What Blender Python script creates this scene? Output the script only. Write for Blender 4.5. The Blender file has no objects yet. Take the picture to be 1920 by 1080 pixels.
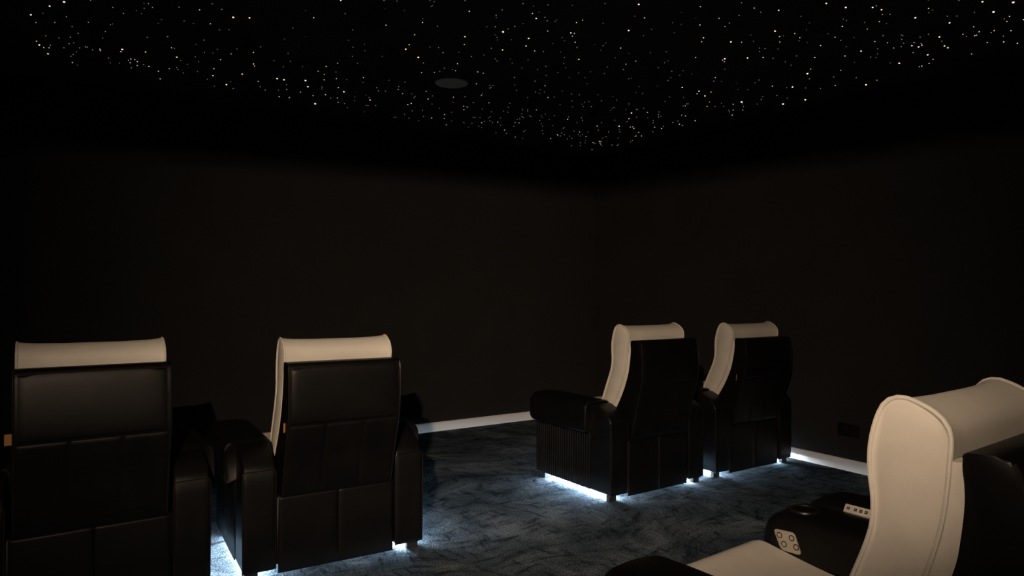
import bpy, bmesh, math, random
from mathutils import Matrix, Vector

S = bpy.context.scene
COL = S.collection
random.seed(7)

# ------------------------------------------------------------------ camera, world, exposure
FPX, YAW, PITCH, ROLL, CAMH = 1281.1, 0.588, 0.003, 0.006, 1.30
cam_d = bpy.data.cameras.new('camera')
cam_d.sensor_width = 36.0
cam_d.lens = FPX / 1920.0 * 36.0
cam_d.clip_start = 0.02
cam = bpy.data.objects.new('camera', cam_d)
COL.objects.link(cam)
_r = Vector((math.cos(YAW), -math.sin(YAW), 0))
_f0 = Vector((math.sin(YAW), math.cos(YAW), 0))
_z = Vector((0, 0, 1))
_f = _f0 * math.cos(PITCH) + _z * math.sin(PITCH)
_u = _z * math.cos(PITCH) - _f0 * math.sin(PITCH)
_r2 = (_r + ROLL * _u).normalized()
_u2 = (_u - ROLL * _r).normalized()
cam.matrix_world = Matrix(((_r2.x, _u2.x, -_f.x, 0), (_r2.y, _u2.y, -_f.y, 0),
                           (_r2.z, _u2.z, -_f.z, CAMH), (0, 0, 0, 1)))
S.camera = cam

world = bpy.data.worlds.new('world')
world.use_nodes = True
world.node_tree.nodes['Background'].inputs[0].default_value = (0.0, 0.0, 0.0, 1)
world.node_tree.nodes['Background'].inputs[1].default_value = 0.0
S.world = world

S.view_settings.view_transform = 'Standard'
S.view_settings.look = 'None'
S.view_settings.exposure = 0.0
S.view_settings.gamma = 1.0
S.view_settings.use_curve_mapping = False

# light levels: the added warm lamp by the photographer, the cold strips under the seats, the star fibres
BULB_STRENGTH = 157000.0
LED_STRENGTH = 620.0
STAR_STRENGTH = 1.0

# room measures (metres): x along the screen wall, y towards it
XL, XR, YB, YF, H = -0.80, 4.79, -2.5, 5.59, 2.715

# ------------------------------------------------------------------ materials
def new_mat(name):
    m = bpy.data.materials.new(name)
    m.use_nodes = True
    nt = m.node_tree
    b = nt.nodes['Principled BSDF']
    return m, nt, b

def N(nt, typ, **kw):
    n = nt.nodes.new(typ)
    for k, v in kw.items():
        if k in n.inputs.keys():
            n.inputs[k].default_value = v
        else:
            setattr(n, k, v)
    return n

def coord(nt, scale=(1, 1, 1), rot=(0, 0, 0)):
    tc = nt.nodes.new('ShaderNodeTexCoord')
    mp = nt.nodes.new('ShaderNodeMapping')
    mp.inputs['Scale'].default_value = scale
    mp.inputs['Rotation'].default_value = rot
    nt.links.new(tc.outputs['Object'], mp.inputs['Vector'])
    return mp.outputs['Vector']

def ramp(nt, fac, stops):
    r = nt.nodes.new('ShaderNodeValToRGB')
    e = r.color_ramp.elements
    e[0].position, e[0].color = stops[0][0], (*stops[0][1], 1)
    e[1].position, e[1].color = stops[-1][0], (*stops[-1][1], 1)
    for p, c in stops[1:-1]:
        q = e.new(p)
        q.color = (*c, 1)
    nt.links.new(fac, r.inputs[0])
    return r.outputs[0]

def bump(nt, height, b, strength, dist, prev=None):
    n = N(nt, 'ShaderNodeBump', Strength=strength, Distance=dist)
    nt.links.new(height, n.inputs['Height'])
    if prev is not None:
        nt.links.new(prev, n.inputs['Normal'])
    nt.links.new(n.outputs[0], b.inputs['Normal'])
    return n.outputs[0]

def leather(name, dark, light, rough, spec, fold):
    m, nt, b = new_mat(name)
    v = coord(nt)
    n1 = N(nt, 'ShaderNodeTexNoise', Scale=9.0, Detail=4.0)
    nt.links.new(v, n1.inputs['Vector'])
    nt.links.new(ramp(nt, n1.outputs[0], [(0.3, dark), (0.7, light)]), b.inputs['Base Color'])
    vo = N(nt, 'ShaderNodeTexVoronoi', Scale=420.0)
    nt.links.new(v, vo.inputs['Vector'])
    p = bump(nt, vo.outputs['Distance'], b, 0.12, 0.0012)
    n2 = N(nt, 'ShaderNodeTexNoise', Scale=7.0, Detail=2.0, Distortion=0.6)
    nt.links.new(v, n2.inputs['Vector'])
    bump(nt, n2.outputs[0], b, fold, 0.02, p)
    b.inputs['Roughness'].default_value = rough
    b.inputs['Specular IOR Level'].default_value = spec
    return m

def plain(name, col, rough=0.5, metal=0.0, grain=0.0, gscale=200.0, spec=0.5, var=0.08):
    m, nt, b = new_mat(name)
    v = coord(nt)
    n = N(nt, 'ShaderNodeTexNoise', Scale=3.0, Detail=5.0)
    nt.links.new(v, n.inputs['Vector'])
    lo = tuple(c * (1 - var) for c in col)
    hi = tuple(c * (1 + var) for c in col)
    nt.links.new(ramp(nt, n.outputs[0], [(0.3, lo), (0.7, hi)]), b.inputs['Base Color'])
    b.inputs['Roughness'].default_value = rough
    b.inputs['Metallic'].default_value = metal
    b.inputs['Specular IOR Level'].default_value = spec
    if grain:
        g = N(nt, 'ShaderNodeTexNoise', Scale=gscale, Detail=3.0)
        nt.links.new(v, g.inputs['Vector'])
        bump(nt, g.outputs[0], b, grain, 0.002)
    return m

def emitter(name, col, strength, sample=True):
    m = bpy.data.materials.new(name)
    m.use_nodes = True
    nt = m.node_tree
    nt.nodes.remove(nt.nodes['Principled BSDF'])
    e = nt.nodes.new('ShaderNodeEmission')
    e.inputs[0].default_value = (*col, 1)
    e.inputs[1].default_value = strength
    nt.links.new(e.outputs[0], nt.nodes['Material Output'].inputs[0])
    if not sample:
        m.cycles.emission_sampling = 'NONE'
    return m

def make_carpet():
    m, nt, b = new_mat('navy_plush_carpet')
    L = nt.links
    v = coord(nt)
    # where the pile has been brushed one way or the other: warped patches and short dark strokes
    wn = N(nt, 'ShaderNodeTexNoise', Scale=0.8, Detail=2.0)
    L.new(v, wn.inputs['Vector'])
    add = N(nt, 'ShaderNodeVectorMath', operation='MULTIPLY_ADD')
    L.new(wn.outputs['Color'], add.inputs[0])
    add.inputs[1].default_value = (0.9, 0.9, 0)
    L.new(v, add.inputs[2])
    big = N(nt, 'ShaderNodeTexNoise', Scale=2.6, Detail=5.0, Roughness=0.65, Distortion=0.4)
    L.new(add.outputs[0], big.inputs['Vector'])
    patch = ramp(nt, big.outputs[0], [(0.32, (0.032, 0.046, 0.058)), (0.5, (0.086, 0.113, 0.137)), (0.68, (0.180, 0.216, 0.248))])
    cur = patch
    hts = []
    for sc, rot, lo, hi in (((2.4, 10.0, 1), 0.95, 0.35, 0.49), ((12.0, 3.0, 1), 0.55, 0.34, 0.48)):
        mp = N(nt, 'ShaderNodeMapping', Scale=sc, Rotation=(0, 0, rot))
        L.new(add.outputs[0], mp.inputs['Vector'])
        st = N(nt, 'ShaderNodeTexNoise', Scale=2.0, Detail=7.0, Roughness=0.68)
        L.new(mp.outputs[0], st.inputs['Vector'])
        k = ramp(nt, st.outputs[0], [(lo, (0.2,) * 3), (hi, (1,) * 3)])
        mul = N(nt, 'ShaderNodeMix', data_type='RGBA', blend_type='MULTIPLY')
        mul.inputs['Factor'].default_value = 0.85
        L.new(cur, mul.inputs[6])
        L.new(k, mul.inputs[7])
        cur = mul.outputs[2]
        hts.append(st.outputs[0])
    fib = N(nt, 'ShaderNodeTexNoise', Scale=150.0, Detail=3.0)
    L.new(v, fib.inputs['Vector'])
    fr = ramp(nt, fib.outputs[0], [(0.36, (0.2,) * 3), (0.64, (1.8,) * 3)])
    mul2 = N(nt, 'ShaderNodeMix', data_type='RGBA', blend_type='MULTIPLY')
    mul2.inputs['Factor'].default_value = 0.9
    L.new(cur, mul2.inputs[6])
    L.new(fr, mul2.inputs[7])
    L.new(mul2.outputs[2], b.inputs['Base Color'])
    p = bump(nt, fib.outputs[0], b, 0.8, 0.008)
    p = bump(nt, hts[0], b, 0.5, 0.025, p)
    p = bump(nt, hts[1], b, 0.4, 0.025, p)
    bump(nt, big.outputs[0], b, 0.4, 0.03, p)
    b.inputs['Roughness'].default_value = 1.0
    b.inputs['Specular IOR Level'].default_value = 0.0
    return m

M = {}
M['white'] = leather('cream_leather', (0.66, 0.63, 0.57), (0.74, 0.71, 0.64), 0.55, 0.3, 0.10)
M['black'] = leather('black_leather', (0.0030, 0.0029, 0.0028), (0.0055, 0.0052, 0.005), 0.43, 0.28, 0.05)
M['black_pipe'] = leather('black_leather_piping', (0.006, 0.0055, 0.005), (0.010, 0.009, 0.008), 0.36, 0.5, 0.02)
M['tag'] = plain('tan_leather_tab', (0.42, 0.20, 0.055), 0.6, grain=0.2)
M['foot'] = plain('grey_plastic_foot', (0.012, 0.012, 0.013), 0.6, grain=0.05)
M['wall'] = plain('charcoal_brown_paint', (0.0225, 0.0220, 0.0215), 0.9, grain=0.15, gscale=160, spec=0.15)
M['ceil'] = plain('black_acoustic_fabric', (0.055, 0.055, 0.055), 0.95, grain=0.2, gscale=500, spec=0.1)
M['base'] = plain('white_gloss_skirting', (0.74, 0.72, 0.69), 0.4, var=0.02)
M['carpet'] = make_carpet()
M['grille'] = plain('white_metal_grille', (0.82, 0.80, 0.75), 0.9, grain=0.2, gscale=900, spec=0.0, var=0.03)
M['dark'] = plain('matt_black_plastic', (0.0012, 0.0012, 0.0012), 0.6, spec=0.2)
M['darkring'] = plain('black_painted_ring', (0.002, 0.002, 0.002), 0.5, spec=0.25)
M['steel'] = plain('brushed_steel', (0.50, 0.46, 0.41), 0.45, 0.3, grain=0.05, gscale=300)
M['strip'] = plain('pale_plastic_strip', (0.55, 0.52, 0.48), 0.5, var=0.03)
M['led'] = emitter('led_strip_glow', (0.72, 0.87, 1.0), LED_STRENGTH)
M['star_big'] = emitter('star_fibre_warm', (1.0, 0.70, 0.42), STAR_STRENGTH * 3.4, False)
M['star_mid'] = emitter('star_fibre_mid', (1.0, 0.77, 0.53), STAR_STRENGTH * 1.6, False)
M['star_small'] = emitter('star_fibre_pale', (1.0, 0.90, 0.78), STAR_STRENGTH * 0.75, False)
M['bulb'] = emitter('warm_filament_glow', (1.0, 0.74, 0.52), BULB_STRENGTH)

# ------------------------------------------------------------------ mesh helpers
def finish(name, bm, mat, parent=None, loc=(0, 0, 0), rot=(0, 0, 0), smooth=True, angle=40):
    bmesh.ops.recalc_face_normals(bm, faces=bm.faces[:])
    me = bpy.data.meshes.new(name)
    bm.to_mesh(me)
    bm.free()
    if smooth:
        me.shade_smooth()
        me.set_sharp_from_angle(angle=math.radians(angle))
    me.materials.append(mat)
    o = bpy.data.objects.new(name, me)
    COL.objects.link(o)
    o.location = loc
    o.rotation_euler = rot
    if parent:
        o.parent = parent
    return o

def tag(o, label=None, cat=None, group=None, kind=None):
    if label: o['label'] = label
    if cat: o['category'] = cat
    if group: o['group'] = group
    if kind: o['kind'] = kind
    return o

def empty(name, loc=(0, 0, 0), rz=0.0):
    o = bpy.data.objects.new(name, None)
    o.empty_display_size = 0.1
    COL.objects.link(o)
    o.location = loc
    o.rotation_euler = (0, 0, rz)
    return o

def spline(pts, n=5):
    out = []
    for i in range(len(pts) - 1):
        p0 = pts[max(i - 1, 0)]; p1 = pts[i]; p2 = pts[i + 1]; p3 = pts[min(i + 2, len(pts) - 1)]
        for k in range(n):
            t = k / n
            out.append(tuple(0.5 * ((2 * b) + (-a + c) * t + (2 * a - 5 * b + 4 * c - d) * t * t + (-a + 3 * b - 3 * c + d) * t ** 3)
                             for a, b, c, d in zip(p0, p1, p2, p3)))
    out.append(tuple(pts[-1]))
    return out

def rbox(bm, x0, x1, y0, y1, z0, z1, r=0.0, seg=3):
    res = bmesh.ops.create_cube(bm, size=1.0)
    vs = res['verts']
    for v in vs:
        v.co = Vector((x0 if v.co.x < 0 else x1, y0 if v.co.y < 0 else y1, z0 if v.co.z < 0 else z1))
    if r > 0:
        es = list({e for v in vs for e in v.link_edges})
        bmesh.ops.bevel(bm, geom=es, offset=r, segments=seg, profile=0.5, affect='EDGES', clamp_overlap=True)
    return vs

def prism(bm, prof, x0, x1, r=0.0, seg=3):
    """closed (y, z) outline swept along x, rims rounded"""
    a = [bm.verts.new((x0, y, z)) for y, z in prof]
    b = [bm.verts.new((x1, y, z)) for y, z in prof]
    n = len(prof)
    bm.faces.new(a)
    bm.faces.new(list(reversed(b)))
    for i in range(n):
        j = (i + 1) % n
        bm.faces.new((a[i], b[i], b[j], a[j]))
    if r > 0:
        bm.edges.ensure_lookup_table()
        sa, sb = set(a), set(b)
        es = [e for e in bm.edges if (e.verts[0] in sa and e.verts[1] in sa) or (e.verts[0] in sb and e.verts[1] in sb)]
        bmesh.ops.bevel(bm, geom=es, offset=r, segments=seg, profile=0.5, affect='EDGES', clamp_overlap=True)

def tube(bm, pts, r, seg=6, closed=False):
    pts = [Vector(p) for p in pts]
    n = len(pts)
    rings = []
    for i, p in enumerate(pts):
        if closed:
            t = pts[(i + 1) % n] - pts[i - 1]
        else:
            t = pts[min(i + 1, n - 1)] - pts[max(i - 1, 0)]
        t.normalize()
        ref = Vector((1, 0, 0)) if abs(t.x) < 0.8 else Vector((0, 0, 1))
        u = t.cross(ref).normalized()
        w = t.cross(u).normalized()
        rings.append([bm.verts.new(p + r * (math.cos(2 * math.pi * k / seg) * u + math.sin(2 * math.pi * k / seg) * w)) for k in range(seg)])
    for i in range(n if closed else n - 1):
        A, B = rings[i], rings[(i + 1) % n]
        for k in range(seg):
            bm.faces.new((A[k], A[(k + 1) % seg], B[(k + 1) % seg], B[k]))
    if not closed:
        bm.faces.new(rings[0])
        bm.faces.new(list(reversed(rings[-1])))

def lathe(bm, prof, seg=32, centre=(0, 0)):
    """(radius, z) profile turned about the z axis"""
    rings = []
    for r, z in prof:
        if r < 1e-6:
            rings.append([bm.verts.new((centre[0], centre[1], z))])
        else:
            rings.append([bm.verts.new((centre[0] + r * math.cos(2 * math.pi * k / seg), centre[1] + r * math.sin(2 * math.pi * k / seg), z)) for k in range(seg)])
    for A, B in zip(rings[:-1], rings[1:]):
        for k in range(seg):
            a = A[k % len(A)]; a2 = A[(k + 1) % len(A)]; b = B[k % len(B)]; b2 = B[(k + 1) % len(B)]
            vs = []
            for v in (a, a2, b2, b):
                if v not in vs:
                    vs.append(v)
            if len(vs) > 2:
                bm.faces.new(vs)

def offset_loop(prof, d):
    """move a closed (y, z) outline inwards by d(point) along its normals"""
    n = len(prof)
    area = sum(prof[i][0] * prof[(i + 1) % n][1] - prof[(i + 1) % n][0] * prof[i][1] for i in range(n))
    sg = 1 if area > 0 else -1
    out = []
    for i in range(n):
        y0, z0 = prof[i - 1]; y1, z1 = prof[(i + 1) % n]
        ty, tz = y1 - y0, z1 - z0
        l = math.hypot(ty, tz) or 1
        ny, nz = -tz / l * sg, ty / l * sg
        k = d(prof[i]) if callable(d) else d
        out.append((prof[i][0] + ny * k, prof[i][1] + nz * k))
    return out

def pillow_patch(bm, curve, x0, x1, thick, sink=0.004, nx=8, p=10, side=-1):
    """soft upholstery panel following a (y, z) curve; side=-1 bulges towards -normal (rear)"""
    n = len(curve)
    grid = []
    for j in range(n):
        y0, z0 = curve[max(j - 1, 0)]; y1, z1 = curve[min(j + 1, n - 1)]
        ty, tz = y1 - y0, z1 - z0
        l = math.hypot(ty, tz) or 1
        ny, nz = side * abs(tz / l), (ty / l) * (1 if side < 0 else -1) * (1 if tz > 0 else -1)
        v = 2 * j / (n - 1) - 1
        row = []
        for i in range(nx + 1):
            s = 2 * i / nx - 1
            s = math.copysign(1 - (1 - abs(s)) ** 2.4, s)
            f = (1 - abs(s) ** p) * (1 - abs(v) ** p)
            k = -sink + (thick + sink) * f
            row.append(bm.verts.new((x0 + (x1 - x0) * (s + 1) / 2, curve[j][0] + ny * k, curve[j][1] + nz * k)))
        grid.append(row)
    for j in range(n - 1):
        for i in range(nx):
            bm.faces.new((grid[j][i], grid[j][i + 1], grid[j + 1][i + 1], grid[j + 1][i]))

def ease(lo, hi, n, g=2.0):
    """parameters denser at both ends"""
    out = []
    for i in range(n + 1):
        s = 2 * i / n - 1
        s = math.copysign(1 - (1 - abs(s)) ** g, s)
        out.append(lo + (hi - lo) * (s + 1) / 2)
    return out

def along(curve, z0, z1, n=14):
    """points of a (y, z) curve between two heights"""
    res = []
    for z in ease(z0, z1, n, 1.7):
        for (ya, za), (yb, zb) in zip(curve[:-1], curve[1:]):
            if min(za, zb) <= z <= max(za, zb) and abs(zb - za) > 1e-9:
                t = (z - za) / (zb - za)
                res.append((ya + (yb - ya) * t, z))
                break
    return res

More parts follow.
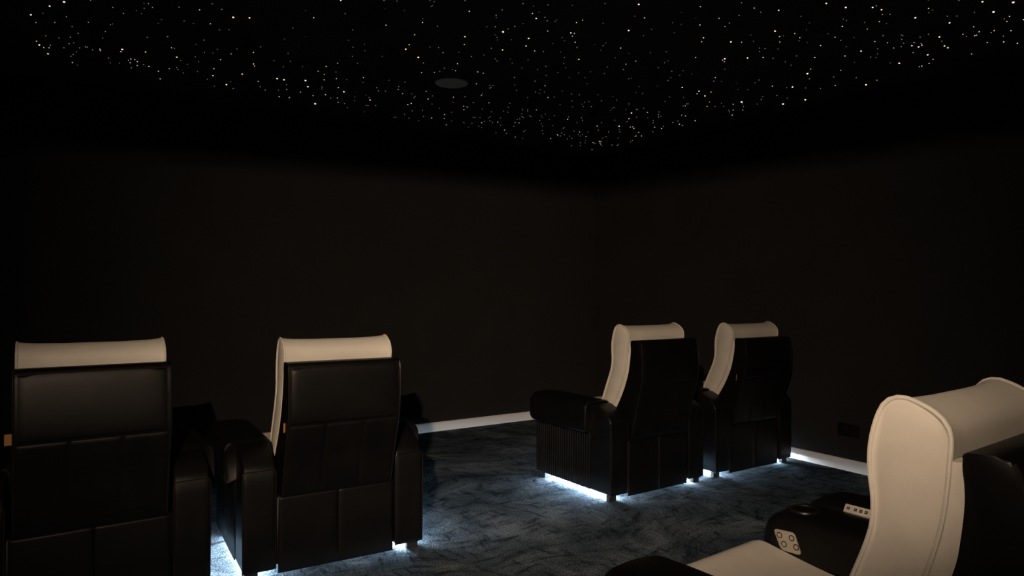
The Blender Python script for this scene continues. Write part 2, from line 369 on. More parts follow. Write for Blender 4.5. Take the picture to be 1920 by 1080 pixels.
# fibre positions on the ceiling: x, y, size
STAR_K = 0.0023
STAR_TEXT = """
2.026,3.142,3.6 4.545,3.151,3.2 4.246,3.294,3.2 3.863,1.414,3.2 0.022,4.049,3 0.758,3.775,3 1.397,4.638,3 1.635,5.178,3 1.825,3.782,3 2.383,2.461,3
3.914,1.518,3 4.039,2.623,2.9 1.226,4.704,2.6 1.272,4.705,2.6 2.197,3.143,2.6 2.578,2.739,2.6 1.704,4.743,2.6 3.172,2.536,2.6 3.236,2.295,2.6
3.254,1.906,2.6 4.577,2.988,2.6 4.583,2.538,2.6 3.669,1.776,2.6 0.830,3.734,2.5 0.315,4.658,2.5 1.702,3.695,2.4 4.222,2.854,2.4 3.472,2.652,2.3
4.318,2.184,2.3 4.054,1.834,2.3 3.733,1.495,2.3 1.010,4.740,2.2 0.972,5.046,2.2 1.454,4.771,2.2 1.890,3.325,2.2 2.068,2.890,2.2 3.796,3.996,2.2
3.373,2.741,2.2 3.011,2.115,2.2 3.130,1.933,2.2 3.886,1.709,2.2 3.363,1.831,2.2 -0.038,4.152,2 -0.120,4.338,2 -0.093,4.850,2 -0.052,5.004,2
0.604,4.623,2 1.150,3.253,2 2.177,3.381,2 2.254,3.249,2 2.650,3.253,2 2.341,2.944,2 3.606,3.293,2 1.941,4.839,2 4.014,4.376,2 3.919,2.201,2
3.898,3.343,2 3.770,3.287,2 4.072,1.989,2 4.121,1.976,2 4.304,2.012,2 4.227,1.885,2 4.273,1.888,2 3.427,1.821,2 2.727,2.964,1.9 2.526,2.566,1.9
2.835,2.468,1.9 2.996,2.581,1.9 1.107,3.540,1.8 0.435,4.630,1.8 0.834,4.729,1.8 0.857,4.887,1.8 1.023,4.485,1.8 1.637,4.669,1.8 1.646,3.458,1.8
1.687,3.617,1.8 1.735,3.009,1.8 2.285,4.565,1.8 2.234,4.747,1.8 2.228,4.794,1.8 3.504,4.443,1.8 3.544,2.595,1.8 3.326,2.330,1.8 3.799,2.419,1.8
1.459,3.420,1.7 2.450,3.041,1.7 3.210,2.826,1.7 4.107,1.951,1.7 1.417,4.270,1.6 1.496,4.550,1.6 1.620,4.893,1.6 1.604,3.276,1.6 1.947,3.430,1.6
2.266,3.814,1.6 2.015,2.849,1.6 2.343,3.288,1.6 2.276,2.815,1.6 2.362,2.939,1.6 4.172,4.360,1.6 2.655,2.308,1.6 2.888,2.168,1.6 2.846,2.351,1.6
4.502,3.582,1.6 4.133,3.524,1.6 4.429,1.667,1.6 4.153,1.474,1.6 0.596,3.771,1.5 0.675,3.936,1.5 0.312,4.708,1.5 0.373,4.822,1.5 0.411,4.856,1.5
0.482,4.918,1.5 0.972,4.266,1.5 1.424,5.120,1.5 2.221,2.995,1.5 2.281,2.771,1.5 2.563,5.054,1.5 2.992,4.026,1.5 3.856,4.480,1.5 3.642,2.283,1.5
3.472,2.053,1.5 3.921,2.300,1.5 4.091,2.920,1.5 4.246,3.371,1.5 3.810,3.339,1.5 4.398,3.874,1.5 4.488,2.132,1.5 3.603,1.681,1.5 4.150,1.677,1.5
4.518,1.633,1.5 1.557,4.479,1.4 1.972,4.035,1.4 1.874,2.973,1.4 2.379,2.978,1.4 3.778,4.937,1.4 4.268,4.926,1.4 4.115,4.344,1.4 4.127,4.328,1.4
4.315,4.448,1.4 3.905,4.140,1.4 4.290,4.229,1.4 4.372,4.227,1.4 3.034,2.628,1.4 3.227,2.505,1.4 3.401,2.381,1.4 4.427,2.666,1.4 3.857,3.253,1.4
3.619,3.018,1.4 4.218,3.816,1.4 4.472,2.082,1.4 3.569,1.907,1.4 4.196,1.624,1.4 4.272,1.574,1.4 4.046,1.497,1.4 1.355,5.140,1.3 1.693,3.276,1.3
2.135,3.874,1.3 2.079,3.749,1.3 2.308,3.816,1.3 1.953,3.106,1.3 1.863,2.900,1.3 2.027,3.094,1.3 2.037,3.043,1.3 2.958,3.079,1.3 1.698,4.353,1.3
2.187,4.401,1.3 2.775,5.193,1.3 2.417,4.416,1.3 2.601,4.589,1.3 2.654,4.678,1.3 2.711,4.396,1.3 2.985,4.954,1.3 2.803,3.807,1.3 3.824,5.100,1.3
4.290,4.929,1.3 4.435,4.535,1.3 3.888,3.912,1.3 4.384,4.032,1.3 2.784,2.163,1.3 2.942,2.362,1.3 2.962,2.407,1.3 2.958,2.181,1.3 3.355,2.256,1.3
3.435,2.278,1.3 3.975,2.559,1.3 3.588,2.163,1.3 4.022,2.066,1.3 4.413,2.032,1.3 3.617,1.998,1.3 3.622,1.552,1.3 4.118,1.743,1.3 4.193,1.716,1.3
4.193,1.707,1.3 4.367,1.724,1.3 4.109,1.532,1.3 0.278,4.045,1.2 -0.105,4.786,1.2 -0.072,4.889,1.2 -0.046,4.875,1.2 0.205,4.730,1.2 0.209,4.757,1.2
0.074,5.110,1.2 0.395,4.823,1.2 0.418,4.941,1.2 0.376,4.905,1.2 0.511,4.274,1.2 0.554,4.460,1.2 0.596,4.895,1.2 0.544,4.991,1.2 0.574,5.167,1.2
0.690,4.217,1.2 0.835,4.518,1.2 0.867,4.372,1.2 1.038,4.524,1.2 1.136,4.843,1.2 1.349,4.922,1.2 1.450,4.936,1.2 1.405,4.394,1.2 1.460,4.436,1.2
1.456,4.168,1.2 1.722,4.929,1.2 1.766,5.039,1.2 1.554,4.973,1.2 1.325,3.133,1.2 1.225,3.398,1.2 1.897,3.858,1.2 2.039,3.984,1.2 1.911,3.624,1.2
2.084,3.583,1.2 2.390,4.040,1.2 2.109,3.396,1.2 1.907,2.778,1.2 2.097,2.853,1.2 2.018,2.720,1.2 2.393,3.268,1.2 2.558,3.278,1.2 2.512,3.102,1.2
2.397,2.741,1.2 2.619,2.994,1.2 2.948,3.155,1.2 2.003,4.471,1.2 2.071,4.546,1.2 2.600,4.896,1.2 2.564,4.263,1.2 3.083,4.856,1.2 3.287,5.064,1.2
3.247,4.778,1.2 3.124,4.356,1.2 3.875,4.741,1.2 4.035,4.843,1.2 4.260,5.008,1.2 4.362,5.014,1.2 4.467,5.267,1.2 4.393,4.564,1.2 4.172,3.814,1.2
2.901,2.269,1.2 3.383,2.765,1.2 3.413,2.776,1.2 3.424,2.494,1.2 4.154,2.464,1.2 4.445,3.437,1.2 4.384,3.480,1.2 3.986,3.608,1.2 4.545,2.444,1.2
3.910,2.043,1.2 3.832,2.073,1.2 4.030,1.957,1.2 4.489,2.148,1.2 3.490,1.850,1.2 3.519,1.827,1.2 4.048,1.662,1.2 4.500,1.858,1.2 2.525,3.773,1.1
2.135,2.884,1.1 2.564,3.474,1.1 2.241,2.549,1.1 2.889,3.262,1.1 2.667,2.656,1.1 1.861,4.518,1.1 2.685,3.761,1.1 3.416,4.037,1.1 3.568,4.341,1.1
3.976,4.975,1.1 4.530,4.964,1.1 4.495,4.718,1.1 4.012,3.913,1.1 3.951,3.848,1.1 4.436,4.048,1.1 3.807,2.584,1.1 3.684,2.464,1.1 3.657,2.171,1.1
4.382,2.493,1.1 3.901,2.887,1.1 4.309,3.169,1.1 4.051,3.430,1.1 4.193,2.041,1.1 3.784,1.675,1.1 3.822,1.646,1.1 3.359,1.811,1.1 4.217,1.646,1.1
0.130,3.952,1 0.034,4.265,1 -0.101,4.453,1 -0.017,4.393,1 0.132,4.287,1 0.091,4.505,1 0.215,4.388,1 0.227,3.988,1 0.360,3.910,1 0.371,3.835,1
0.393,3.874,1 0.504,3.795,1 0.635,3.655,1 0.688,3.700,1 1.058,3.745,1 -0.040,4.821,1 0.027,4.824,1 0.051,4.726,1 0.055,4.601,1 0.104,4.774,1
0.132,4.734,1 0.141,4.734,1 0.169,4.769,1 0.257,4.883,1 0.363,4.861,1 0.391,5.015,1 0.450,4.898,1 0.417,4.355,1 0.569,4.460,1 0.985,4.144,1
1.031,5.122,1 1.228,5.027,1 1.149,4.166,1 1.193,4.434,1 1.538,4.723,1 1.681,4.958,1 1.380,3.103,1 1.534,3.005,1 1.654,2.910,1 1.849,3.561,1
2.486,4.017,1 2.516,4.052,1 2.518,4.071,1 2.051,2.986,1 2.172,2.864,1 3.008,3.242,1 2.470,2.579,1 2.991,2.858,1 3.409,3.239,1 3.488,3.558,1
1.864,4.313,1 1.968,4.284,1 1.899,4.581,1 1.945,4.559,1 1.978,4.406,1 2.175,4.556,1 2.373,4.675,1 2.413,5.166,1 2.654,5.004,1 2.627,4.583,1
2.978,4.543,1 3.007,4.858,1 3.146,4.588,1 3.173,4.604,1 3.209,4.782,1 3.515,5.228,1 3.021,3.989,1 3.194,3.999,1 3.136,3.842,1 3.372,3.869,1
3.808,4.968,1 3.770,4.866,1 3.831,4.961,1 3.830,4.901,1 3.813,4.742,1 3.962,4.807,1 4.178,5.234,1 4.295,5.022,1 4.318,4.977,1 4.423,5.071,1
3.967,4.593,1 4.190,4.743,1 4.204,4.805,1 4.081,4.587,1 4.478,4.981,1 4.164,4.529,1 3.963,4.223,1 3.750,3.892,1 4.166,4.124,1 4.403,4.360,1
4.065,3.965,1 4.329,4.163,1 4.291,4.022,1 4.291,3.963,1 3.389,2.507,1 3.605,2.569,1 3.171,2.097,1 4.151,2.681,1 4.244,2.566,1 4.314,2.815,1
4.357,3.499,1 4.399,3.528,1 4.237,3.451,1 4.187,3.492,1 3.672,3.075,1 3.953,3.564,1 3.976,3.621,1 4.067,2.225,1 3.961,2.126,1 3.781,2.000,1
4.037,2.031,1 4.077,1.941,1 3.972,1.897,1 3.963,1.849,1 4.330,1.631,1 1.294,4.363,0.9 1.336,3.587,0.9 1.434,3.841,0.9 1.637,3.892,0.9 2.059,3.948,0.9
1.803,3.582,0.9 1.916,3.132,0.9 2.224,3.536,0.9 2.255,3.566,0.9 1.967,2.773,0.9 2.624,3.367,0.9 2.121,2.657,0.9 2.816,3.107,0.9 2.698,2.748,0.9
3.162,3.089,0.9 3.119,2.964,0.9 3.285,3.089,0.9 1.911,4.785,0.9 2.035,4.960,0.9 2.480,4.355,0.9 2.608,4.456,0.9 2.846,4.314,0.9 2.858,5.036,0.9
2.977,4.900,0.9 3.028,4.728,0.9 3.283,5.200,0.9 3.278,4.902,0.9 3.185,4.533,0.9 3.460,5.016,0.9 2.836,3.965,0.9 3.076,3.856,0.9 3.358,4.065,0.9
3.464,4.380,0.9 3.628,4.400,0.9 3.908,4.924,0.9 4.162,5.078,0.9 4.508,4.920,0.9 4.401,4.585,0.9 3.773,3.838,0.9 3.440,2.543,0.9 3.722,2.566,0.9
3.472,2.308,0.9 3.383,1.995,0.9 4.410,2.764,0.9 4.204,2.887,0.9 3.929,2.940,0.9 4.314,3.042,0.9 4.255,3.116,0.9 4.391,3.264,0.9 4.364,3.368,0.9
3.336,3.041,0.9 3.799,3.457,0.9 3.962,3.558,0.9 4.270,2.214,0.9 3.853,1.938,0.9 3.925,1.972,0.9 4.134,1.858,0.9 3.843,1.575,0.9 4.167,1.747,0.9
0.553,3.976,0.8 0.732,4.000,0.8 0.776,3.970,0.8 1.045,3.476,0.8 -0.059,4.654,0.8 0.002,4.652,0.8 0.090,4.868,0.8 0.074,4.932,0.8 0.064,4.977,0.8
0.273,4.980,0.8 0.632,4.839,0.8 0.644,4.878,0.8 0.684,4.938,0.8 0.729,4.437,0.8 0.696,4.551,0.8 1.179,4.968,0.8 1.112,4.346,0.8 1.202,4.304,0.8
1.318,4.810,0.8 1.507,4.345,0.8 1.553,4.769,0.8 1.512,3.007,0.8 1.372,3.748,0.8 1.486,3.993,0.8 1.559,4.097,0.8 1.513,3.859,0.8 2.052,3.871,0.8
1.984,3.562,0.8 2.502,4.006,0.8 2.132,3.519,0.8 1.892,3.000,0.8 2.015,3.206,0.8 2.355,3.545,0.8 2.701,4.006,0.8 2.033,2.817,0.8 2.345,3.027,0.8
2.681,3.422,0.8 2.699,3.527,0.8 2.817,3.458,0.8 2.912,3.510,0.8 2.603,2.953,0.8 3.125,2.999,0.8 2.695,2.530,0.8 2.631,2.412,0.8 3.378,3.185,0.8
3.773,3.613,0.8 3.709,3.509,0.8 2.185,4.595,0.8 2.275,4.476,0.8 1.818,5.044,0.8 1.973,4.997,0.8 1.986,4.994,0.8 2.396,4.885,0.8 2.611,4.800,0.8
2.643,4.603,0.8 2.762,4.577,0.8 2.835,4.841,0.8 2.846,4.834,0.8 2.926,5.019,0.8 2.939,4.748,0.8 3.053,4.892,0.8 3.174,4.660,0.8 3.606,5.245,0.8
3.344,4.614,0.8 3.412,4.685,0.8 3.475,4.755,0.8 3.571,4.888,0.8 3.537,4.688,0.8 3.346,4.414,0.8 2.869,4.112,0.8 3.182,4.127,0.8 3.290,3.968,0.8
3.572,3.953,0.8 3.659,4.689,0.8 3.958,5.024,0.8 3.932,4.828,0.8 3.982,4.863,0.8 4.244,5.177,0.8 4.525,4.773,0.8 3.919,4.067,0.8 3.530,2.867,0.8
3.490,2.455,0.8 3.415,1.996,0.8 4.431,3.038,0.8 4.027,3.072,0.8 4.296,3.324,0.8 4.151,3.402,0.8 4.445,4.050,0.8 4.045,2.173,0.8 3.870,1.939,0.8
3.628,1.901,0.8 3.660,1.706,0.8 4.060,1.526,0.8 -0.068,4.280,0.7 0.061,4.408,0.7 0.232,4.260,0.7 0.241,4.239,0.7 0.452,4.026,0.7 0.320,4.956,0.7
0.782,4.334,0.7 0.728,4.636,0.7 0.840,4.996,0.7 0.878,4.261,0.7 0.983,4.964,0.7 0.910,5.134,0.7 1.548,3.066,0.7 1.550,3.055,0.7 1.471,3.759,0.7
1.368,3.224,0.7 1.460,3.191,0.7 1.584,3.229,0.7 2.042,3.230,0.7 2.455,3.583,0.7 2.400,3.438,0.7 2.168,2.844,0.7 2.359,3.131,0.7 2.558,3.555,0.7
2.674,3.620,0.7 2.864,3.395,0.7 2.656,3.057,0.7 2.651,2.839,0.7 2.927,2.924,0.7 2.807,2.622,0.7 2.746,2.518,0.7 3.390,3.118,0.7 3.168,3.364,0.7
1.621,4.458,0.7 1.735,4.456,0.7 2.129,4.517,0.7 1.818,4.828,0.7 1.850,4.920,0.7 1.879,5.150,0.7 2.335,4.941,0.7 2.309,5.197,0.7 2.304,5.221,0.7
2.473,4.747,0.7 2.478,4.535,0.7 2.551,4.228,0.7 2.898,4.412,0.7 2.934,4.535,0.7 2.884,4.814,0.7 3.030,5.076,0.7 3.074,5.101,0.7 2.946,4.785,0.7
3.163,4.936,0.7 3.372,5.163,0.7 3.035,4.424,0.7 3.097,4.520,0.7 3.167,4.687,0.7 3.059,4.382,0.7 3.086,4.421,0.7 3.206,4.547,0.7 3.443,4.970,0.7
3.523,5.249,0.7 3.261,4.480,0.7 3.649,4.985,0.7 3.256,4.415,0.7 2.827,3.897,0.7 2.879,3.977,0.7 2.887,3.929,0.7 2.978,3.839,0.7 3.310,4.020,0.7
3.246,3.765,0.7 3.364,3.738,0.7 3.455,3.794,0.7 3.580,3.980,0.7 3.583,3.799,0.7 3.610,3.828,0.7 3.673,4.719,0.7 3.936,4.698,0.7 4.136,4.972,0.7
4.198,5.052,0.7 3.813,4.373,0.7 3.846,4.246,0.7 4.099,4.468,0.7 4.320,4.723,0.7 3.764,3.895,0.7 4.011,4.031,0.7 4.111,4.068,0.7 3.176,2.405,0.7
3.269,2.458,0.7 3.335,2.312,0.7 3.538,2.300,0.7 3.510,2.156,0.7 3.779,2.209,0.7 3.959,3.103,0.7 4.102,2.212,0.7 3.990,1.994,0.7 3.517,1.957,0.7
3.641,1.679,0.7 3.501,1.635,0.7 0.208,4.509,0.6 0.330,3.968,0.6 0.355,3.994,0.6 0.352,3.840,0.6 0.443,4.088,0.6 0.600,3.985,0.6 1.066,3.940,0.6
1.276,3.815,0.6 0.074,4.697,0.6 0.634,4.677,0.6 0.679,4.732,0.6 0.664,4.317,0.6 0.773,4.415,0.6 0.757,4.853,0.6 1.307,4.977,0.6 2.106,3.864,0.6
2.067,3.266,0.6 2.130,3.215,0.6 2.302,3.486,0.6 2.622,3.913,0.6 2.480,3.215,0.6 2.826,3.569,0.6 3.013,3.606,0.6 2.568,3.008,0.6 2.961,3.371,0.6
2.832,3.005,0.6 3.174,3.346,0.6 3.352,3.454,0.6 3.443,3.371,0.6 3.436,3.573,0.6 2.331,5.077,0.6 2.518,5.201,0.6 2.488,5.050,0.6 2.747,5.047,0.6
2.863,4.604,0.6 2.973,5.155,0.6 3.024,4.400,0.6 3.297,4.517,0.6 3.389,4.538,0.6 3.300,4.125,0.6 3.308,3.938,0.6 3.606,4.031,0.6 3.689,3.947,0.6
3.643,4.492,0.6 4.068,3.942,0.6 3.438,3.058,0.6 1.158,3.986,0.5 1.154,3.833,0.5 0.101,5.149,0.5 2.238,3.091,0.5 2.386,3.058,0.5 1.869,4.737,0.5
2.032,5.186,0.5 2.749,2.421,0.5 3.287,2.125,0.5 3.361,2.190,0.5 3.676,2.105,0.5 4.080,2.333,0.5 3.841,3.020,0.5 3.717,3.048,0.5
"""

# ------------------------------------------------------------------ the room
def slab(name, x0, x1, y0, y1, z0, z1, mat, kind='structure', parent=None, r=0.0):
    bm = bmesh.new()
    rbox(bm, x0, x1, y0, y1, z0, z1, r, 2)
    o = finish(name, bm, mat, parent)
    if kind and not parent:
        o['kind'] = kind
    return o

T = 0.12
floor_o = slab('floor', XL - T, XR + T, YB - T, YF + T, -0.10, 0.0, M['carpet'])
ceiling = slab('ceiling', XL - T, XR + T, YB - T, YF + T, H, H + 0.15, M['ceil'])
wf = slab('wall_front', XL - T, XR + T, YF, YF + T, 0, H, M['wall'])
wr = slab('wall_right', XR, XR + T, YB, YF, 0, H, M['wall'])
wb = slab('wall_back', XL - T, XR + T, YB - T, YB, 0, H, M['wall'])
wl = slab('wall_left', XL - T, XL, YB, YF, 0, H, M['wall'])

def skirting(name, pts, h=0.088, t=0.014):
    (xa, ya), (xb, yb), (nx, ny) = pts
    bm = bmesh.new()
    prof = [(0, 0.004), (t, 0.004), (t, h - 0.006), (t - 0.005, h), (0, h)]
    A = [bm.verts.new((xa + nx * o, ya + ny * o, z)) for o, z in prof]
    B = [bm.verts.new((xb + nx * o, yb + ny * o, z)) for o, z in prof]
    for i in range(5):
        j = (i + 1) % 5
        bm.faces.new((A[i], A[j], B[j], B[i]))
    bm.faces.new(A); bm.faces.new(list(reversed(B)))
    o = finish(name, bm, M['base'], smooth=False)
    o['kind'] = 'structure'
    return o

skirting('baseboard_front', ((XL, YF), (XR, YF), (0, -1)))
skirting('baseboard_right', ((XR, YB), (XR, YF - 0.014), (-1, 0)))
skirting('baseboard_back', ((XL, YB), (XR - 0.014, YB), (0, 1)))
skirting('baseboard_left', ((XL, YB + 0.014), (XL, YF - 0.014), (1, 0)))

# hooded lamp added out of view, placed by the direction of the warm light
LX, LY, LZ, LAZ = -0.55, -0.28, 2.1, math.radians(52)
wlmp = empty('added_wall_lamp', (LX, LY, LZ), LAZ - math.pi / 2)          # local +y is where it points
tag(wlmp, 'small black hooded wall lamp added unseen on the left wall behind the rear row', 'lamp')
LD, LL, LR, LUP = 0.10, 0.038, 0.038, 0.0032
bm = bmesh.new()
rbox(bm, -0.044, 0.044, -0.020, -0.004, -0.05, LUP + 0.004)
finish('lamp_housing', bm, M['dark'], wlmp)
bm = bmesh.new()                        # hood plate, widening to the front
q = [(-0.046, -0.02), (0.046, -0.02), (LR + 0.004, LD), (-LL - 0.004, LD)]
lo = [bm.verts.new((x, y, LUP)) for x, y in q]; hi = [bm.verts.new((x, y, LUP + 0.004)) for x, y in q]
bm.faces.new(lo); bm.faces.new(list(reversed(hi)))
for i in range(4):
    bm.faces.new((lo[i], lo[(i + 1) % 4], hi[(i + 1) % 4], hi[i]))
finish('hood', bm, M['dark'], wlmp, smooth=False)
for xa, xb in ((-0.042, -LL), (0.042, LR)):  # side cheeks shaped to narrow the beam
    sg = 1 if xa > 0 else -1
    bm = bmesh.new()
    q = [(xa, -0.01), (xb, LD), (xb + sg * 0.003, LD), (xa + sg * 0.003, -0.01)]
    lo = [bm.verts.new((x, y, -0.05)) for x, y in q]; hi = [bm.verts.new((x, y, LUP)) for x, y in q]
    bm.faces.new(lo); bm.faces.new(list(reversed(hi)))
    for i in range(4):
        bm.faces.new((lo[i], lo[(i + 1) % 4], hi[(i + 1) % 4], hi[i]))
    finish('cheek', bm, M['dark'], wlmp, smooth=False)
bm = bmesh.new()
rbox(bm, -0.038, 0.038, -0.005, 0.0, -0.0015, 0.0015)
finish('light_bar', bm, M['bulb'], wlmp, smooth=False)
bm = bmesh.new()
rbox(bm, -0.042, 0.042, 0.018, 0.020, -0.05, -0.0130)  # lip added to keep the beam off the floor and low cushions
finish('lower_lip', bm, M['dark'], wlmp, smooth=False)
bm = bmesh.new()
tube(bm, [(0, -0.012, -0.03), (-0.02, -0.06, -0.035), ((XL - LX) * math.sin(LAZ), (XL - LX) * math.cos(LAZ), -0.035)], 0.006, 8)
finish('bracket', bm, M['dark'], wlmp)

# ------------------------------------------------------------------ star ceiling
def dome(bm, r, cx=0.0, cy=0.0, cz=0.0, seg=8):
    lathe_pts = [(r, 0.0), (r * 0.92, -r * 0.4), (r * 0.55, -r * 0.83), (0, -r)]
    rings = []
    for rr, z in lathe_pts:
        if rr == 0:
            rings.append([bm.verts.new((cx, cy, cz + z))])
        else:
            rings.append([bm.verts.new((cx + rr * math.cos(2 * math.pi * k / seg), cy + rr * math.sin(2 * math.pi * k / seg), cz + z)) for k in range(seg)])
    for A, B in zip(rings[:-1], rings[1:]):
        for k in range(seg):
            if len(B) == 1:
                bm.faces.new((A[k], A[(k + 1) % seg], B[0]))
            else:
                bm.faces.new((A[k], A[(k + 1) % seg], B[(k + 1) % seg], B[k]))

STARS = [tuple(float(q) for q in s.split(',')) for s in STAR_TEXT.split()]
STARS.sort(key=lambda s: -s[2] * math.dist((s[0], s[1], H), (0, 0, CAMH)))
star_mesh = {}
for key, seg in (('star_big', 10), ('star_mid', 8), ('star_small', 6)):
    bm = bmesh.new(); dome(bm, 1.0, seg=seg)
    bmesh.ops.recalc_face_normals(bm, faces=bm.faces[:])
    me = bpy.data.meshes.new('star_light')
    bm.to_mesh(me); bm.free()
    me.shade_smooth(); me.materials.append(M[key])
    star_mesh[key] = me
def star_r(x, y, s):
    d = math.dist((x, y, H), (0, 0, CAMH))
    return STAR_K * (0.35 + 0.65 * s) * d / 5.0
for x, y, s in STARS[:300]:
    key = 'star_big' if s >= 2 else ('star_mid' if s >= 1.2 else 'star_small')
    o = bpy.data.objects.new('star_light', star_mesh[key])
    COL.objects.link(o)
    o.parent = ceiling
    r = star_r(x, y, s)
    o.location = (x, y, H + 0.0002)
    o.scale = (r, r, r)
bm = bmesh.new()
for x, y, s in STARS[300:]:
    dome(bm, star_r(x, y, s), x, y, H + 0.0002, 5)
rs = random.Random(11)
for _ in range(420):                    # the same sky goes on overhead, behind the photograph's edge
    x, y = rs.uniform(-0.5, 4.5), rs.uniform(-2.2, 4.3)
    d = x * _f0.x + y * _f0.y
    if d > 0.2 and (H - CAMH) / d < 0.43:
        continue
    dome(bm, star_r(x, y, rs.choice((0.7, 0.8, 1, 1, 1.3, 2))), x, y, H + 0.0002, 5)
o = finish('star_light_field', bm, M['star_small'], ceiling)
o['kind'] = 'stuff'

# ceiling loudspeaker
sp = empty('ceiling_speaker', (2.238, 4.118, H))
tag(sp, 'round grey ceiling speaker with flat grille among the star lights', 'speaker')
bm = bmesh.new(); lathe(bm, [(0.110, 0.0), (0.112, -0.003), (0.110, -0.0065), (0.106, -0.0065), (0.105, -0.003)], 48)
finish('rim', bm, M['grille'], sp)
bm = bmesh.new(); lathe(bm, [(0.105, -0.003), (0.104, -0.006), (0.05, -0.0068), (0, -0.007)], 48)
finish('grille', bm, M['grille'], sp)

def downlight(x, y, label):
    d = empty('recessed_downlight', (x, y, H))
    tag(d, label, 'downlight', 'black recessed downlights, unlit')
    bm = bmesh.new(); lathe(bm, [(0.046, 0.0), (0.046, -0.004), (0.042, -0.006), (0.033, -0.004), (0.033, 0.0)], 28)
    finish('ring', bm, M['darkring'], d)
    bm = bmesh.new(); lathe(bm, [(0.033, -0.0005), (0.028, -0.0015), (0, -0.0015)], 28)
    finish('baffle', bm, M['dark'], d)
    bm = bmesh.new(); lathe(bm, [(0.014, -0.0015), (0.013, -0.006), (0.007, -0.009), (0, -0.009)], 18)
    finish('lamp', bm, M['foot'], d)
downlight(0.911, 4.157, 'small black unlit downlight in the ceiling above the left pair of chairs')
downlight(3.543, 4.180, 'small black unlit downlight in the ceiling above the right pair of chairs')

# wall socket on the right wall
so = empty('wall_socket', (XR, 2.77, 0.297))
tag(so, 'black double wall socket low on the right wall beside the cream chair', 'socket')
bm = bmesh.new(); rbox(bm, -0.010, 0, -0.079, 0.079, -0.046, 0.046, 0.003, 2)
finish('plate', bm, M['dark'], so)
for s in (-1, 1):
    bm = bmesh.new(); rbox(bm, -0.014, -0.006, s * 0.037 - 0.031, s * 0.037 + 0.031, -0.036, 0.036, 0.004, 2)
    q = finish('socket_module', bm, M['darkring'], so)
    for k in (-1, 1):
        bm = bmesh.new()
        tube(bm, [(-0.0155, s * 0.037 + k * 0.0095, 0), (-0.012, s * 0.037 + k * 0.0095, 0)], 0.0026, 8)
        finish('pin_hole', bm, M['dark'], q)

# ------------------------------------------------------------------ the reclining cinema chair
HY, HZ = 0.28, 0.45                      # recline hinge
FRONT = [(0.118, 1.080), (0.136, 1.073), (0.151, 1.055), (0.166, 1.017), (0.176, 0.970), (0.178, 0.920), (0.174, 0.870), (0.177, 0.820),
         (0.190, 0.775), (0.210, 0.725), (0.235, 0.666), (0.262, 0.600), (0.295, 0.520), (0.322, 0.450)]
REAR = [(0.215, 0.450), (0.170, 0.550), (0.130, 0.630), (0.100, 0.690), (0.076, 0.750), (0.061, 0.795), (0.050, 0.835),
        (0.041, 0.877), (0.034, 0.925), (0.029, 0.970), (0.025, 1.005), (0.029, 1.030), (0.045, 1.052), (0.072, 1.069), (0.100, 1.0795)]
SHELL_F = [(0.004, 0.978), (0.000, 0.930), (0.003, 0.881), (0.012, 0.820), (0.023, 0.770), (0.053, 0.688), (0.091, 0.610), (0.133, 0.538), (0.172, 0.470), (0.205, 0.405)]
SHELL_R = [(0.010, 0.345), (-0.006, 0.385), (-0.031, 0.492), (-0.047, 0.564), (-0.067, 0.632), (-0.086, 0.706), (-0.096, 0.754),
           (-0.098, 0.830), (-0.094, 0.900), (-0.088, 0.955), (-0.078, 0.980)]
CW, SW = 0.252, 0.262                    # half widths of cushion and shell
REL = lambda pts: [(y - HY, z - HZ) for y, z in pts]

def resample(pts, n):
    d = [0.0]
    for p, q in zip(pts[:-1], pts[1:]):
        d.append(d[-1] + math.dist(p, q))
    out = []
    k = 0
    for i in range(n):
        t = d[-1] * i / (n - 1)
        while k < len(d) - 2 and d[k + 1] < t:
            k += 1
        u = (t - d[k]) / ((d[k + 1] - d[k]) or 1)
        out.append(tuple(a + (b - a) * u for a, b in zip(pts[k], pts[k + 1])))
    return out

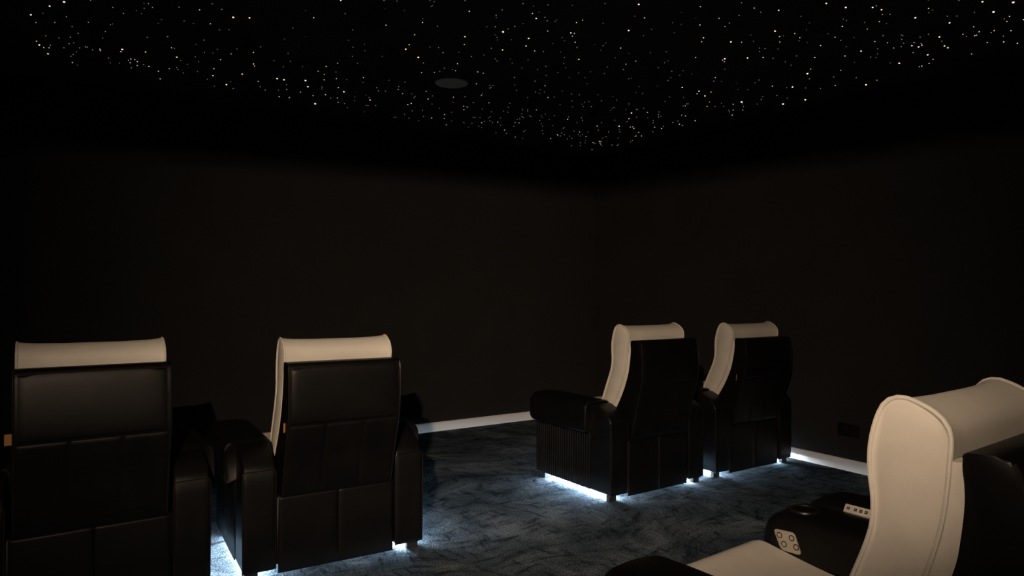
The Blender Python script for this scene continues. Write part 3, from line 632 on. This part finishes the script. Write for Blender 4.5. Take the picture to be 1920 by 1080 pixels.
def build_back_cushion(root, rec):
    nh = 40
    fr = REL(resample(spline(FRONT, 6), nh)); rr = REL(resample(spline(REAR, 6), nh))
    prof = fr + rr
    bm = bmesh.new()
    def sag(p):                          # the middle sinks a little between the piped sides
        return 0.007 if p[1] > 0.45 else 0.005
    st = [(-CW, 0.0), (-CW + 0.006, -0.0015), (-CW + 0.02, 0.001), (-CW + 0.06, lambda p: sag(p) * 0.65), (-0.10, sag), (0.0, sag),
          (0.10, sag), (CW - 0.06, lambda p: sag(p) * 0.65), (CW - 0.02, 0.001), (CW - 0.006, -0.0015), (CW, 0.0)]
    rings = [[bm.verts.new((x, y, z)) for y, z in offset_loop(prof, d)] for x, d in st]
    n = len(prof)
    for A, B in zip(rings[:-1], rings[1:]):
        for i in range(n):
            j = (i + 1) % n
            bm.faces.new((A[i], A[j], B[j], B[i]))
    ts = ((0.05, -0.0025), (0.12, 0.0015), (0.3, 0.006), (0.5, 0.0075), (0.7, 0.006), (0.88, 0.0015), (0.95, -0.0025))
    for sgn, R in ((-1, rings[0]), (1, rings[-1])):   # soft, slightly puffed side faces
        rows = []
        for i in range(nh):
            f, r = R[i], R[2 * nh - 1 - i]
            edge = min(1.0, i / 4.0)
            w = 0.0012 * math.sin(i * 1.9) + 0.0010 * math.sin(i * 0.7 + 1.3)
            rows.append([f] + [bm.verts.new((f.co.x + sgn * (dx * edge + (w if 0.2 < t < 0.8 else 0)), f.co.y + (r.co.y - f.co.y) * t, f.co.z + (r.co.z - f.co.z) * t)) for t, dx in ts] + [r])
        for A, B in zip(rows[:-1], rows[1:]):
            for i in range(len(A) - 1):
                bm.faces.new((A[i], A[i + 1], B[i + 1], B[i]))
    c = finish('back_cushion', bm, M['white'], root, (0, HY, HZ), (rec, 0, 0), angle=75)
    c['label'] = 'cream leather back cushion with piped edges'
    for sgn in (-1, 1):
        bm = bmesh.new()
        tube(bm, [(sgn * (CW + 0.0005), y, z) for y, z in offset_loop(prof, -0.0015)], 0.0050, 8, closed=True)
        finish('piping', bm, M['white'], c)
    # wrap-round strip between the piping and the black shell
    for sgn in (-1, 1):
        bm = bmesh.new()
        zs = [0.46 + (0.985 - 0.46) * i / 22 for i in range(23)]
        A = along(spline(REAR[:11], 4), 0.46, 0.966, 22)
        B = along(spline(list(reversed(SHELL_F)), 4), 0.46, 0.962, 22)
        m_ = min(len(A), len(B))
        ra = [bm.verts.new((sgn * (CW - 0.004), y - HY, z - HZ)) for y, z in A[:m_]]
        rm = [bm.verts.new((sgn * (CW - 0.012), (A[i][0] * 0.6 + B[i][0] * 0.4) - HY, (A[i][1] * 0.6 + B[i][1] * 0.4) - HZ)) for i in range(m_)]
        rb = [bm.verts.new((sgn * (CW - 0.036), B[i][0] - HY - 0.004, B[i][1] - HZ)) for i in range(m_)]
        rc = [bm.verts.new((sgn * (CW - 0.06), A[i][0] - HY, A[i][1] - HZ)) for i in range(m_)]
        for P, Q in ((ra, rm), (rm, rb), (rb, rc)):
            for i in range(m_ - 1):
                bm.faces.new((P[i], P[i + 1], Q[i + 1], Q[i]))
        bm.faces.new((ra[-1], rm[-1], rb[-1], rc[-1]))
        finish('side_gusset', bm, M['white'], c)
    return c

def build_shell(root, rec, tab):
    f = spline(SHELL_F, 3); r = spline(SHELL_R, 3)
    top = spline([(-0.078, 0.980), (-0.060, 0.9895), (-0.025, 0.990), (0.000, 0.987), (0.004, 0.978)], 3)
    prof = REL(f + [(0.05, 0.36)] + r + top[1:-1])
    bm = bmesh.new()
    prism(bm, prof, -SW, SW, 0.013, 3)
    s = finish('backrest_shell', bm, M['black'], root, (0, HY, HZ), (rec, 0, 0), angle=50)
    cur = REL(r)
    bm = bmesh.new()
    pillow_patch(bm, along(cur, 0.717 - HZ, 0.972 - HZ), -SW + 0.008, SW - 0.008, 0.0035, nx=14, p=26)
    finish('back_panel', bm, M['black'], s, angle=60)
    for x0, x1 in ((-SW + 0.008, -0.0885), (-0.0865, 0.0905), (0.0925, SW - 0.008)):
        bm = bmesh.new()
        pillow_patch(bm, along(cur, 0.375 - HZ, 0.714 - HZ), x0, x1, 0.002, 0.003, nx=10, p=30)
        finish('back_panel', bm, M['black'], s, angle=60)
    for sgn in (-1, 1):                  # welted rear edges
        bm = bmesh.new()
        tube(bm, [(sgn * (SW - 0.004), y - 0.001, z) for y, z in cur[2:]], 0.0035, 6)
        finish('piping', bm, M['black_pipe'], s)
    if tab:
        ty, tz, tl = tab
        bm = bmesh.new()
        rbox(bm, -SW - tl, -SW + 0.006, -0.0015, 0.0015, -0.021, 0.021, 0.0008, 1)
        q = finish('zip_pull', bm, M['tag'], s, (0, ty - HY, tz - HZ))
        q['label'] = 'tan leather zip tab at the edge of the black back'
    return s

ARM_PROF = [(0.0, 0.040), (0.0, 0.470), (0.006, 0.492), (0.020, 0.510), (0.050, 0.540), (0.090, 0.562), (0.140, 0.577), (0.190, 0.583),
            (0.500, 0.580), (0.745, 0.575), (0.760, 0.560), (0.760, 0.040)]

def arm_pad_mesh(bm, sgn):
    """padded arm cover: rounded section swept from rear to front with a domed nose"""
    ins, outs = 0.262, 0.482
    def section(y, shrink, drop):
        # (x, z) loop, from inner bottom over the top to the outer overhang
        w0, w1 = ins + shrink, outs - shrink
        zt = 0.598 - drop
        zb = 0.402 + shrink * 0.9
        r = 0.048
        pts = [(w0, 0.47), (w0, zt - r)]
        for k in range(1, 5):
            a = math.pi / 2 * k / 5
            pts.append((w0 + r - r * math.cos(a), zt - r + r * math.sin(a)))
        pts.append((w0 + r, zt)); pts.append(((w0 + w1) / 2, zt + 0.003)); pts.append((w1 - r, zt))
        for k in range(1, 5):
            a = math.pi / 2 * k / 5
            pts.append((w1 - r + r * math.sin(a), zt - r + r * math.cos(a)))
        pts.append((w1, zt - r)); pts.append((w1 + 0.002, (zt - r + zb) / 2)); pts.append((w1, zb + 0.018)); pts.append((w1 - 0.006, zb + 0.005)); pts.append((w1 - 0.020, zb))
        pts.append((w1 - 0.05, zb + 0.01))
        return [(sgn * x, y, z) for x, z in pts]
    loops = [section(0.182, 0.014, 0.012), section(0.176, 0.006, 0.005), section(0.181, 0.001, 0.001), section(0.195, 0.0, 0.0),
             section(0.45, 0.0, -0.002), section(0.64, 0.0, -0.002), section(0.712, 0.0, 0.001)]
    for k in range(1, 7):
        a = math.pi / 2 * k / 6
        loops.append(section(0.712 + 0.090 * math.sin(a), 0.045 * (1 - math.cos(a)), 0.075 * (1 - math.cos(a))))
    vs = [[bm.verts.new(p) for p in L] for L in loops]
    n = len(vs[0])
    for A, B in zip(vs[:-1], vs[1:]):
        for i in range(n - 1):
            bm.faces.new((A[i], A[i + 1], B[i + 1], B[i]))
    bm.faces.new(vs[0]); bm.faces.new(list(reversed(vs[-1])))

NR = 24
RY0, RY1 = 0.190, 0.756
rib_me = None
def build_arm(root, sgn):
    global rib_me
    x0, x1 = sorted((sgn * 0.424, sgn * 0.285))
    bm = bmesh.new()
    prism(bm, ARM_PROF, x0, x1, 0.012, 3)
    a = finish('armrest', bm, M['black'], root, angle=50)
    bm = bmesh.new(); arm_pad_mesh(bm, sgn)
    pad = finish('arm_pad', bm, M['black'], a, angle=70)
    # rear panel with its welt
    bm = bmesh.new()
    y = [(0.002, 0.040 + (0.486 - 0.040) * (i / 18)) for i in range(19)]
    c0, c1 = sorted((sgn * 0.4275, sgn * 0.2840))
    pillow_patch(bm, y, c0, c1, 0.006, 0.002, nx=12, p=14)
    finish('rear_panel', bm, M['black'], a, angle=60)
    bm = bmesh.new()
    w = 0.018
    loop = [(c0 + 0.002, -0.0005, 0.04)] + [(c0 + w - w * math.cos(math.pi / 2 * k / 4), -0.0005, 0.490 - w + w * math.sin(math.pi / 2 * k / 4)) for k in range(5)]
    loop += [(c1 - w + w * math.sin(math.pi / 2 * k / 4), -0.0005, 0.490 - w + w * math.cos(math.pi / 2 * k / 4)) for k in range(5)] + [(c1 - 0.002, -0.0005, 0.04)]
    tube(bm, loop, 0.0032, 6)
    finish('piping', bm, M['black_pipe'], a)
    # fluted side: one rib after the other
    if rib_me is None:
        bm = bmesh.new()
        hw = (RY1 - RY0) / NR / 2 - 0.0016
        sec = [(-hw, 0.0), (-hw * 0.92, 0.0035), (-hw * 0.5, 0.0062), (0, 0.007), (hw * 0.5, 0.0062), (hw * 0.92, 0.0035), (hw, 0.0)]
        lo = [bm.verts.new((x, yy, 0.043)) for yy, x in sec]
        hi = [bm.verts.new((x, yy, 0.420)) for yy, x in sec]
        for i in range(6):
            bm.faces.new((lo[i], lo[i + 1], hi[i + 1], hi[i]))
        bm.faces.new(lo); bm.faces.new(list(reversed(hi)))
        bmesh.ops.recalc_face_normals(bm, faces=bm.faces[:])
        rib_me = bpy.data.meshes.new('rib')
        bm.to_mesh(rib_me); bm.free()
        rib_me.shade_smooth(); rib_me.set_sharp_from_angle(angle=math.radians(50))
        rib_me.materials.append(M['black'])
    for k in range(NR):
        o = bpy.data.objects.new('rib', rib_me)
        COL.objects.link(o); o.parent = a
        o.location = (sgn * 0.4235, RY0 + (RY1 - RY0) * (k + 0.5) / NR, 0)
        if sgn < 0:
            o.rotation_euler = (0, 0, math.pi)
    # light strip under the arm and the feet
    bm = bmesh.new()
    x0, x1 = sorted((sgn * 0.345, sgn * 0.357))
    rbox(bm, x0, x1, 0.055, 0.66, 0.0360, 0.0398)
    l = finish('led_strip', bm, M['led'], root, smooth=False)
    l['label'] = 'cold white light strip under the armrest'
    for y0, y1 in ((0.022, 0.052), (0.672, 0.702)):
        bm = bmesh.new()
        x0, x1 = sorted((sgn * 0.415, sgn * 0.355))
        rbox(bm, x0, x1, y0, y1, 0.0, 0.040, 0.003, 1)
        finish('foot', bm, M['foot'], root)
    return a

def build_chair(name, X, Y, rz, rec, label, tab=None):
    root = empty(name, (X, Y, 0), rz)
    tag(root, label, 'recliner', 'cinema recliners')
    bm = bmesh.new()
    prism(bm, [(0.016, 0.055), (0.016, 0.352), (0.03, 0.365), (0.74, 0.365), (0.77, 0.34), (0.77, 0.055)], -0.284, 0.284, 0.006, 2)
    finish('base', bm, M['black'], root, angle=50)
    for x0, x1 in ((-0.273, -0.0004), (0.0004, 0.273)):
        bm = bmesh.new()
        curve = [(0.004, z) for z in ease(0.016, 0.352, 16)] + [(0.010, 0.3625)]
        pillow_patch(bm, curve, x0, x1, 0.0045, 0.003, nx=14, p=24)
        finish('lower_panel', bm, M['black'], root, angle=60)
    # seat and leg rest
    bm = bmesh.new()
    top = spline([(0.16, 0.455), (0.35, 0.458), (0.55, 0.466), (0.70, 0.486), (0.77, 0.497), (0.81, 0.492), (0.835, 0.465), (0.838, 0.42), (0.828, 0.375)], 4)
    prism(bm, top + [(0.16, 0.375)], -0.261, 0.261, 0.016, 4)
    q = finish('seat_cushion', bm, M['white'], root, angle=60)
    q['label'] = 'cream leather seat cushion'
    bm = bmesh.new()
    rbox(bm, -0.258, 0.258, 0.772, 0.832, 0.07, 0.365, 0.018, 3)
    finish('leg_rest', bm, M['white'], root)
    build_back_cushion(root, rec)
    build_shell(root, rec, tab)
    build_arm(root, -1)
    build_arm(root, 1)
    # cup holder in the right arm pad
    bm = bmesh.new()
    lathe(bm, [(0.036, 0.594), (0.038, 0.6045), (0.042, 0.6055), (0.046, 0.6045), (0.048, 0.598)], 28, (0.362, 0.695))
    cup = finish('cup_holder', bm, M['black_pipe'], root)
    bm = bmesh.new()
    lathe(bm, [(0.037, 0.6018), (0, 0.6018)], 28, (0.362, 0.695))
    finish('cup_well', bm, M['dark'], cup)
    # switch plate on the inner face of the right arm: two staggered rows of buttons
    bm = bmesh.new()
    cs = [(0.727, 0.551), (0.675, 0.554), (0.655, 0.521), (0.655, 0.494), (0.709, 0.493), (0.737, 0.535)]
    cs = [(0.741, 0.549), (0.671, 0.555), (0.646, 0.493), (0.714, 0.490)]
    def rounded(c, r=0.012, k=5):
        out = []
        n = len(c)
        for i in range(n):
            p = Vector(c[i]); a = (Vector(c[i - 1]) - p).normalized(); b = (Vector(c[(i + 1) % n]) - p).normalized()
            for j in range(k + 1):
                t = j / k
                out.append(tuple(p + a * r * (1 - t) ** 2 + b * r * t ** 2))
        return out
    prism(bm, rounded(cs), 0.2575, 0.2635, 0.0012, 2)
    pt = finish('button_plate', bm, M['steel'], root, angle=40)
    pt['label'] = 'pale metal plate with four round buttons'
    for by, bz in ((0.719, 0.5345), (0.678, 0.5370), (0.7035, 0.5110), (0.6625, 0.5135)):
        bm = bmesh.new()
        ring = [(0.2570, by + 0.0082 * math.cos(2 * math.pi * k / 18), bz + 0.0082 * math.sin(2 * math.pi * k / 18)) for k in range(18)]
        tube(bm, ring, 0.0014, 6, closed=True)
        finish('button_ring', bm, M['darkring'], pt)
        bm = bmesh.new()
        tube(bm, [(0.2560, by, bz), (0.2590, by, bz)], 0.0066, 16)
        finish('button', bm, M['steel'], pt)
    return root

CHAIRS = {}
CHAIRS[1] = build_chair('recliner_chair', 0.129, 3.146, 0.019, -0.024,
    'black and cream cinema recliner at the far left, its back seen square on', (-0.020, 0.728, 0.024))
CHAIRS[2] = build_chair('recliner_chair', 1.112, 3.130, -0.044, 0.055,
    'black and cream cinema recliner second from the left, beside the open aisle', (-0.045, 0.700, 0.006))
CHAIRS[3] = build_chair('recliner_chair', 3.251, 3.147, 0.020, 0.0,
    'black and cream cinema recliner right of the aisle with bright light under its ribbed side', None)
CHAIRS[4] = build_chair('recliner_chair', 4.235, 3.156, -0.004, 0.056,
    'black and cream cinema recliner farthest right in the front row, against the right wall', (-0.030, 0.715, 0.006))
C5 = (1.680, 0.588, 0.056)
CHAIRS[5] = build_chair('recliner_chair', *C5, -0.042,
    'large cream and black recliner in the right foreground, cut by the picture edge', None)
C6 = (C5[0] + 0.985 * math.cos(C5[2]), C5[1] + 0.985 * math.sin(C5[2]), C5[2])
CHAIRS[6] = build_chair('recliner_chair', *C6, -0.02,
    'dark recliner behind the foreground one, only its armrest with a button strip in view', None)
# the strip of icon buttons on the shoulder of that armrest
bm = bmesh.new(); rbox(bm, -0.0140, 0.0140, -0.045, 0.071, -0.016, 0.003, 0.0012, 2)
cs = finish('control_strip', bm, M['strip'], CHAIRS[6], (-0.4735, 0.5715, 0.5935), (0, -math.radians(52), 0))
cs['label'] = 'pale strip with small dark icon buttons'
for k, yy in enumerate((0.058, 0.0345, 0.0175, 0.0005, -0.0165)):
    bm = bmesh.new()
    rbox(bm, -0.0048, 0.0048, yy - 0.0046, yy + 0.0046, 0.0028, 0.0036)
    b_ = finish('icon_button', bm, M['dark'], cs, smooth=False)
    bm = bmesh.new()
    if k == 0:
        rbox(bm, -0.0030, -0.0020, yy - 0.003, yy + 0.003, 0.0034, 0.0040)
        rbox(bm, 0.0005, 0.0015, yy - 0.0022, yy + 0.0022, 0.0034, 0.0040)
    else:
        rbox(bm, -0.0008, 0.0008, yy - 0.0024, yy + 0.0024, 0.0034, 0.0040)
    finish('icon', bm, M['strip'], b_, smooth=False)

# cable between the two left chairs
bm = bmesh.new()
tube(bm, spline([(0.50, 3.690, 0.004), (0.58, 3.705, 0.004), (0.66, 3.722, 0.004), (0.73, 3.738, 0.004), (0.80, 3.742, 0.004)], 5), 0.0038, 8)
tag(finish('power_cable', bm, M['dark']), 'thin black cable on the lit carpet between the two left recliners', 'cable')
